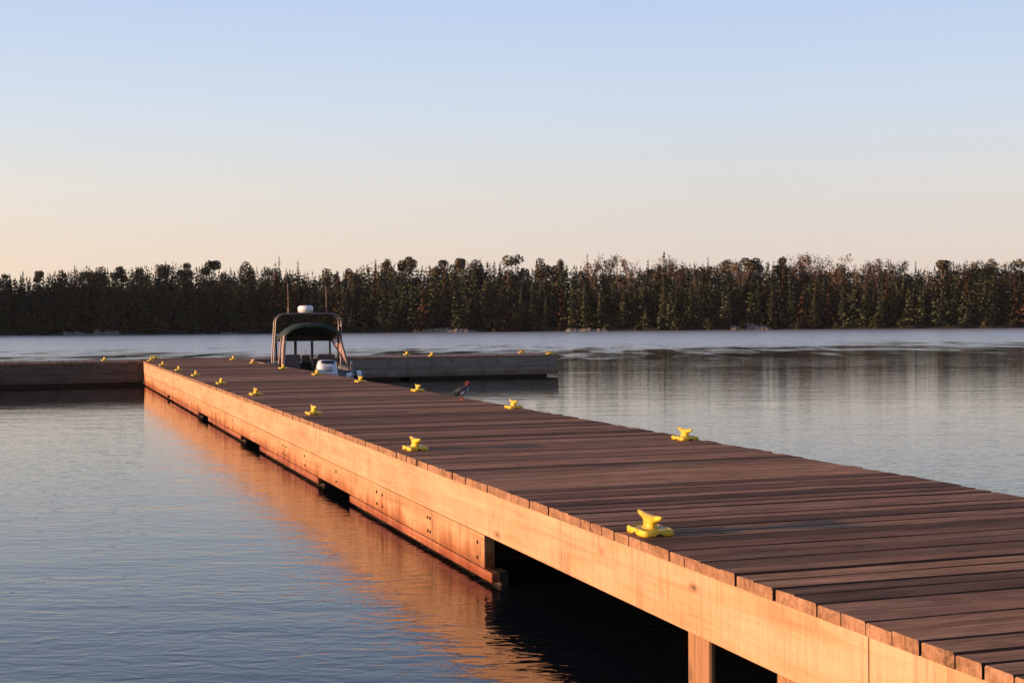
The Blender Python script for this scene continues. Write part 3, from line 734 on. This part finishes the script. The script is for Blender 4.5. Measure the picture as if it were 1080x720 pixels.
sw = MB(); cx, cz = .6, 1.08
sw.tube([(cx + .17*math.cos(t), 4.42 - .05*math.sin(t), cz + .17*math.sin(t)) for t in [6.2832*k/20 for k in range(21)]], .014, 6); sw.tube([(cx, 4.44, cz), (cx, 4.56, cz)], .025, 6)
bpart(sw, 'steering_wheel', M['black'], console)
ws = MB(); zb, zt = 1.13, 1.75; yb = 5.12; yt = 4.95
for x, r in ((-.99, .035), (-.30, .05), (.30, .045), (.95, .035)): ws.box(x-r, x+r, yb-.06, yb, zb-.05, zt, 0, .008)
ws.box(-1.02, .99, yb-.055, yb-.005, zb-.1, zb, 0, .008); ws.box(-1.02, .99, yb-.055, yb-.005, zt, zt+.2, 0, .008)
wind = bpart(ws, 'windshield', M['frame'])
for x0, x1 in ((-.955, -.35), (-.25, .255), (.345, .915)):
    pn = MB(); pn.box(x0+.002, x1-.002, yb-.034, yb-.026, zb+.002, zt-.002, 0, 0); bpart(pn, 'pane', M['pane'], wind)
wp = MB(); wp.tube([(-.9, 5.09, 1.2), (-.66, 5.09, 1.5)], .012, 6); wp.tube([(.05, 5.09, 1.18), (.08, 5.09, 1.45)], .01, 6); bpart(wp, 'wiper', M['canvas_trim'], wind)
# canopy: arched cloth, aft end high, sloping forward
cp = MB(); rings = []
for (y_, zc, hw, drop) in ((2.15, 2.33, .95, .33), (2.3, 2.40, .96, .33), (3.2, 2.41, .98, .31), (4.3, 2.25, .99, .27), (5.12, 1.97, .98, .12)):
    ring = []
    for k in range(15):
        u = -1 + 2*k/14; ring.append((hw*u, y_, zc - drop*abs(u)**3.0 - .012*math.sin(k*2.3 + y_*3)))
    ring = [(ring[0][0]-.02, y_, ring[0][2]-.2)] + ring + [(ring[-1][0]+.02, y_, ring[-1][2]-.12)]
    rings.append(ring)
cp.loft(rings, 0, True, False, False)
canopy = bpart(cp, 'canopy', M['green'], None, False); canopy.modifiers.new('solid', 'SOLIDIFY').thickness = .025
hem = MB(); hem.tube([(p[0], p[1]-.005, p[2]-.035) for p in rings[0]], .03, 6); bpart(hem, 'hem', M['green'], canopy)
for pts_, rs_ in (([(-.95, 2.2, 1.99), (-1.0, 2.15, 1.5), (-1.04, 2.1, .84)], [.06, .075, .055]), ([(-.96, 3.3, 2.04), (-1.02, 3.3, 1.4), (-1.08, 3.2, .88)], [.028]*3)):
    lp = MB(); lp.tube(pts_, rs_, 8); bpart(lp, 'rolled_curtain', M['canvas_trim'], canopy)     # catches the sun
sc_ = MB(); sc_.add([(.93, 2.3, 2.02), (.95, 5.0, 1.90), (1.02, 1.0, 1.0)], [(0, 1, 2)]); so_ = bpart(sc_, 'side_curtain', M['vinyl'], canopy, False); so_.modifiers.new('solid', 'SOLIDIFY').thickness = .006
for pts_ in ([(.92, 2.25, 2.04), (1.05, .8, .84)], [(.95, 5.05, 1.88), (1.05, .75, .84)], [(.9, 2.4, 2.06), (1.04, 3.6, .9)]):
    sf = MB(); sf.tube(pts_, .03, 6); bpart(sf, 'curtain_frame', M['frame'], canopy)
# radar arch: two hoops joined by rungs
ar = MB()
def hoop(y_, zt):
    pts = [(-1.20, y_+.05, .86), (-1.17, y_, 1.6), (-1.12, y_-.02, zt-.42)]
    for k in range(7): a = math.pi - math.pi/2*k/6; pts.append((-.78 + .34*math.cos(a), y_-.02, zt-.34 + .34*math.sin(a)))
    for k in range(7): a = math.pi/2 - math.pi/2*k/6; pts.append((.85 + .34*math.cos(a), y_-.02, zt-.34 + .34*math.sin(a)))
    pts += [(1.19, y_-.02, zt-.42), (1.19, y_, 1.6), (1.16, y_+.05, .9)]
    return pts
H1, H2 = hoop(3.75, 2.74), hoop(4.5, 2.72)
ar.tube(H1, .022, 8); ar.tube(H2, .022, 8)
for i in (1, 2, 5, 8, 11, 14, 17, 18): ar.tube([H1[i], H2[i]], .017, 6)
ar.box(-.3, .3, 3.73, 4.5, 2.745, 2.765, 0, .005)
arch = bpart(ar, 'radar_arch', M['alu'])
rd = MB(); rings = []
for z, r in ((2.77, .16), (2.79, .25), (2.83, .275), (2.95, .27), (3.0, .25), (3.025, .19), (3.03, .05)):
    rings.append([(-.02 + r*math.cos(t), 4.2 + r*math.sin(t), z) for t in [6.2832*k/28 for k in range(28)]])
rd.loft(rings); radome = bpart(rd, 'radar_dome', M['white'], arch)
rb = MB(); rb.loft([[(-.02 + r*math.cos(t), 4.2 + r*math.sin(t), z) for t in [6.2832*k/28 for k in range(28)]] for z, r in ((2.835, .2765), (2.845, .2785), (2.856, .2765))]); bpart(rb, 'seam_band', M['frame'], radome)
for x, z1 in ((-.62, 3.86), (.73, 3.75)):
    an = MB(); an.tube([(x, 4.3, 2.72), (x, 4.3, 2.95)], .022, 6); an.tube([(x, 4.3, 2.95), (x-.015, 4.3, z1)], [.010, .006], 6); bpart(an, 'antenna', M['antenna'], arch)
# seats
for x, y_ in ((-.66, 2.9), (.55, 3.0)):
    se = MB(); se.box(x-.31, x+.31, y_, y_+.5, .62, .74, 0, .05); se.box(x-.30, x+.30, y_-.06, y_+.09, .7, 1.32, 0, .055); se.tube([(x, y_+.25, .24), (x, y_+.25, .62)], .06, 8); bpart(se, 'seat', M['seat'])
# outboard motor
ob = MB(); rings = []
for z, hx, hy, cy in ((.56, .27, .36, -.32), (.62, .33, .40, -.33), (.78, .335, .41, -.33), (.98, .31, .39, -.32), (1.10, .28, .36, -.30), (1.17, .25, .31, -.28), (1.205, .19, .24, -.26), (1.21, .04, .05, -.26)):
    rings.append(rrect(0, cy, hx, hy, min(hx, hy)*.55, z, 5))
ob.loft(rings)
mo = thing('outboard_motor', '', ''); mo.parent = boat; mo.location = (.14, -.1, 0)
for kx in ('label', 'category'): del mo[kx]
bpart(ob, 'cowl', M['cowl'], mo)
vt = MB(); rings = []
for z, sx in ((1.115, 1.0), (1.165, .96), (1.19, .86)):
    rings.append([(.225*sx*math.cos(t), -.635 + (1.19-z)*-.0 + .05*math.sin(t) + (.0 if z < 1.15 else .03 if z < 1.18 else .06), z + .012*math.sin(t)) for t in [6.2832*k/20 for k in range(20)]])
vt.loft(rings); bpart(vt, 'air_intake', M['black'], mo)
lg = MB(); lg.box(-.12, .12, -.5, -.05, -.5, .565, 0, .03); lg.box(-.2, .2, -.1, .12, .35, .75, 0, .02); lg.box(-.05, .05, -.55, -.1, -.9, -.45, 0, .02); bpart(lg, 'leg', M['cowl'], mo)
dc = MB()
for i in range(5): dc.box(-.13 + i*.055, -.09 + i*.055, -.752, -.744, .86, .91, 0, 0)
dc.box(-.12, .10, -.752, -.744, .955, .975, 0, 0)
bpart(dc, 'lettering', M['black'], mo)
# stern rail with lashed gear on the right quarter
rl = MB(); rl.tube([(1.06, .5, .83), (1.06, .42, 1.12), (1.02, .0, 1.05), (1.0, -.75, .72), (.9, -.85, .68)], .022, 8); rl.tube([(1.04, .1, .82), (1.0, -.75, .70)], .02, 8); 
bpart(rl, 'stern_rail', M['alu'])

def fender(x, y_, z, rx, ry, label, L=.55, r=.12, blue=True):
    t = thing('boat_fender', label, 'fender', (x, y_, z)); t.rotation_euler = (rx, ry, 0)
    b = MB(); rings = []
    for k, rr in ((-.5, .3), (-.46, .72), (-.38, 1), (.0, 1.0), (.38, 1), (.46, .72), (.5, .3)):
        rings.append([(r*rr*math.cos(a), r*rr*math.sin(a), L*k) for a in [6.2832*i/18 for i in range(18)]])
    b.loft(rings); b.build('body', M['white'], t)
    bd = MB(); bd.loft([[(r*1.02*math.cos(a), r*1.02*math.sin(a), L*k) for a in [6.2832*i/18 for i in range(18)]] for k in (-.06, .18)], cap=False); bd.build('dark_band', M['black'], t)
    e = MB(); e.tube([(0, 0, L*.44), (0, 0, L*.56)], [r*.82, r*.35], 12); e.tube([(0, 0, -L*.44), (0, 0, -L*.56)], [r*.82, r*.35], 12); e.build('end_cap', M['blue'], t)
    return t
fender(BX + .99, BY - .55, .70, rad(12), rad(78), 'white fender with black band and blue ends lashed at the boat stern', .56, .12)
fender(7.87, 51.0, .74, rad(8), rad(4), 'pale blue-ended fender hung between the boat bow and dock edge', .5, .11)

# mooring rope from the wrapped cleat to the bow
rp = MB(); cx, cy = 7.24, 50.34
pts = []
for k in range(60):
    a = k*.55; rr = .072 + .008*math.sin(k); pts.append((cx + rr*math.cos(a), cy + rr*1.2*math.sin(a), 1.06 + .045*k/60))
for k in range(40):
    a = k*.42; pts.append((cx + (.06+.02*math.sin(a*2))*math.cos(a), cy + .16*math.sin(a), 1.12 + .035*math.sin(a*1.7)))
pts += [(cx+.1, cy-.1, 1.05), (cx+.25, cy-.25, 1.016), (cx+.42, cy-.3, 1.014), (7.76, cy-.2, 1.014), (7.85, cy+.3, .96), (8.2, 51.6, .92), (8.6, 52.6, 1.08)]
rp.tube(pts, .015, 6)
for s in range(18):
    pass
tag(rp.build('mooring_rope', M['rope']), 'tan rope wound on a far right cleat and running to the boat', 'rope')

# ------------------------------------------------------------------ duck
def duck():
    sp = [(-.315, .085, .006, .012), (-.27, .098, .012, .035), (-.20, .125, .035, .05), (-.12, .160, .075, .076), (-.03, .190, .092, .092), (.05, .218, .092, .09), (.105, .25, .076, .074), (.135, .29, .05, .048), (.15, .325, .04, .04), (.162, .352, .047, .042), (.185, .368, .046, .039), (.21, .366, .028, .024), (.228, .360, .014, .013), (.26, .352, .008, .008), (.272, .348, .005, .005)]
    b = MB(); rings = []; n = 16
    for i, (x, z, rz_, ry_) in enumerate(sp):
        x0, z0 = sp[max(0, i-1)][:2]; x1, z1 = sp[min(len(sp)-1, i+1)][:2]; d = Vector((x1-x0, 0, z1-z0)).normalized(); u = Vector((-d.z, 0, d.x))
        rings.append([tuple(Vector((x, 0, z)) + u*rz_*math.sin(t) + Vector((0, ry_*math.cos(t), 0))) for t in [6.2832*k/n for k in range(n)]])
    b.loft(rings)
    # shaggy crest
    for (dz, L, yy_) in ((.012, .075, .0), (.0, .085, .008), (-.016, .075, -.008), (.02, .05, .006), (-.03, .05, .004)):
        b.tube([(.165, yy_*.3, .362+dz*.5), (.125, yy_, .366+dz), (.165-L, yy_*1.6, .352+dz*1.7)], [.024, .017, .003], 6)
    for s in (-1, 1):
        # folded wing
        b.loft([[(x, s*(w_ + .024), z + hh*math.sin(t)) if math.cos(t)*1 > 0 else (x, s*(w_ + .006), z + hh*math.sin(t)) for t in [6.2832*k/10 + .1 for k in range(10)]]
                for x, z, hh, w_ in ((.075, .225, .03, .068), (.03, .215, .052, .074), (-.06, .185, .052, .068), (-.15, .155, .035, .052), (-.23, .122, .014, .028))])
        y_ = s*.034
        b.tube([(-.005, y_, .15), (.0, y_, .085), (.012, y_, .055), (.01, y_, .012)], [.026, .014, .008, .007], 8)
        b.loft([[(.0, y_-.006, .001), (.0, y_+.006, .001), (.0, y_+.005, .012), (.0, y_-.005, .012)], [(.035, y_-.02, .001), (.035, y_+.02, .001), (.035, y_+.018, .009), (.035, y_-.018, .009)], [(.062, y_-.026, .001), (.062, y_+.026, .001), (.062, y_+.024, .005), (.062, y_-.024, .005)]])
        b.tube([(.196, s*.026, .373), (.197, s*.0335, .373)], .005, 8)
    names = dict(grey=simple('grey_plumage', (.055, .058, .07), .8, 0, .35, 60), head=simple('rufous_plumage', (.15, .035, .018), .8, 0, .35, 80), white=simple('white_plumage', (.62, .62, .6), .8),
                 breast=simple('pale_breast_plumage', (.30, .32, .36), .8), dark=simple('dark_plumage', (.014, .015, .018), .8), red=simple('red_bill_and_legs', (.32, .06, .025), .6), eye=M['black'])
    o = b.build('duck', list(names.values()))
    for p in o.data.polygons:
        c = p.center; x, y_, z = c
        if x > .19 and abs(y_) > .024 and abs(z-.373) < .006 and p.area < 3e-4: k = 6
        elif x > .232 and z > .33: k = 5
        elif z < .085 and x > -.05: k = 5
        elif z > .318 and x > .05: k = 1
        elif z > .285 and x > .09: k = 1
        elif x > .085 and z < .27: k = 3
        elif x < -.17: k = 4
        elif abs(y_) > .082 and -.03 < x < .04 and z < .2: k = 2
        elif z > .2 or abs(y_) > .072: k = 4 if rnd.random() < .35 else 0
        elif z < .14: k = 3
        else: k = 0
        p.material_index = k
    for v_ in o.data.vertices:
        if v_.co.z > .085: v_.co.z -= .035*min(1, (v_.co.z-.085)/.03)
    o.location = (7.46, 25.3, 1.002); o.rotation_euler.z = rad(10); o.scale = (.90, .98, .95)
    tag(o, 'red-headed grey duck standing on the right edge of the dock facing the water', 'duck')
duck()

# thin morning air
hz = MB(); hz.box(-760, 760, -260, 760, -12, 34, 0, 0)
mh = bpy.data.materials.new('thin_haze'); mh.use_nodes = True; nh = mh.node_tree; nh.nodes.clear()
oh = nh.nodes.new('ShaderNodeOutputMaterial'); vh = nh.nodes.new('ShaderNodeVolumePrincipled'); vh.inputs['Density'].default_value = HAZE
vh.inputs['Color'].default_value = (.93, .95, 1, 1); nh.links.new(vh.outputs[0], oh.inputs['Volume'])
ho_ = hz.build('haze', mh); ho_['kind'] = 'stuff'
ho_['label'] = 'thin pale morning haze over the lake'; ho_['category'] = 'haze'

S.render.engine = 'CYCLES'
try:
    S.cycles.use_denoising = True; S.cycles.max_bounces = 8; S.cycles.transparent_max_bounces = 8
except Exception: pass
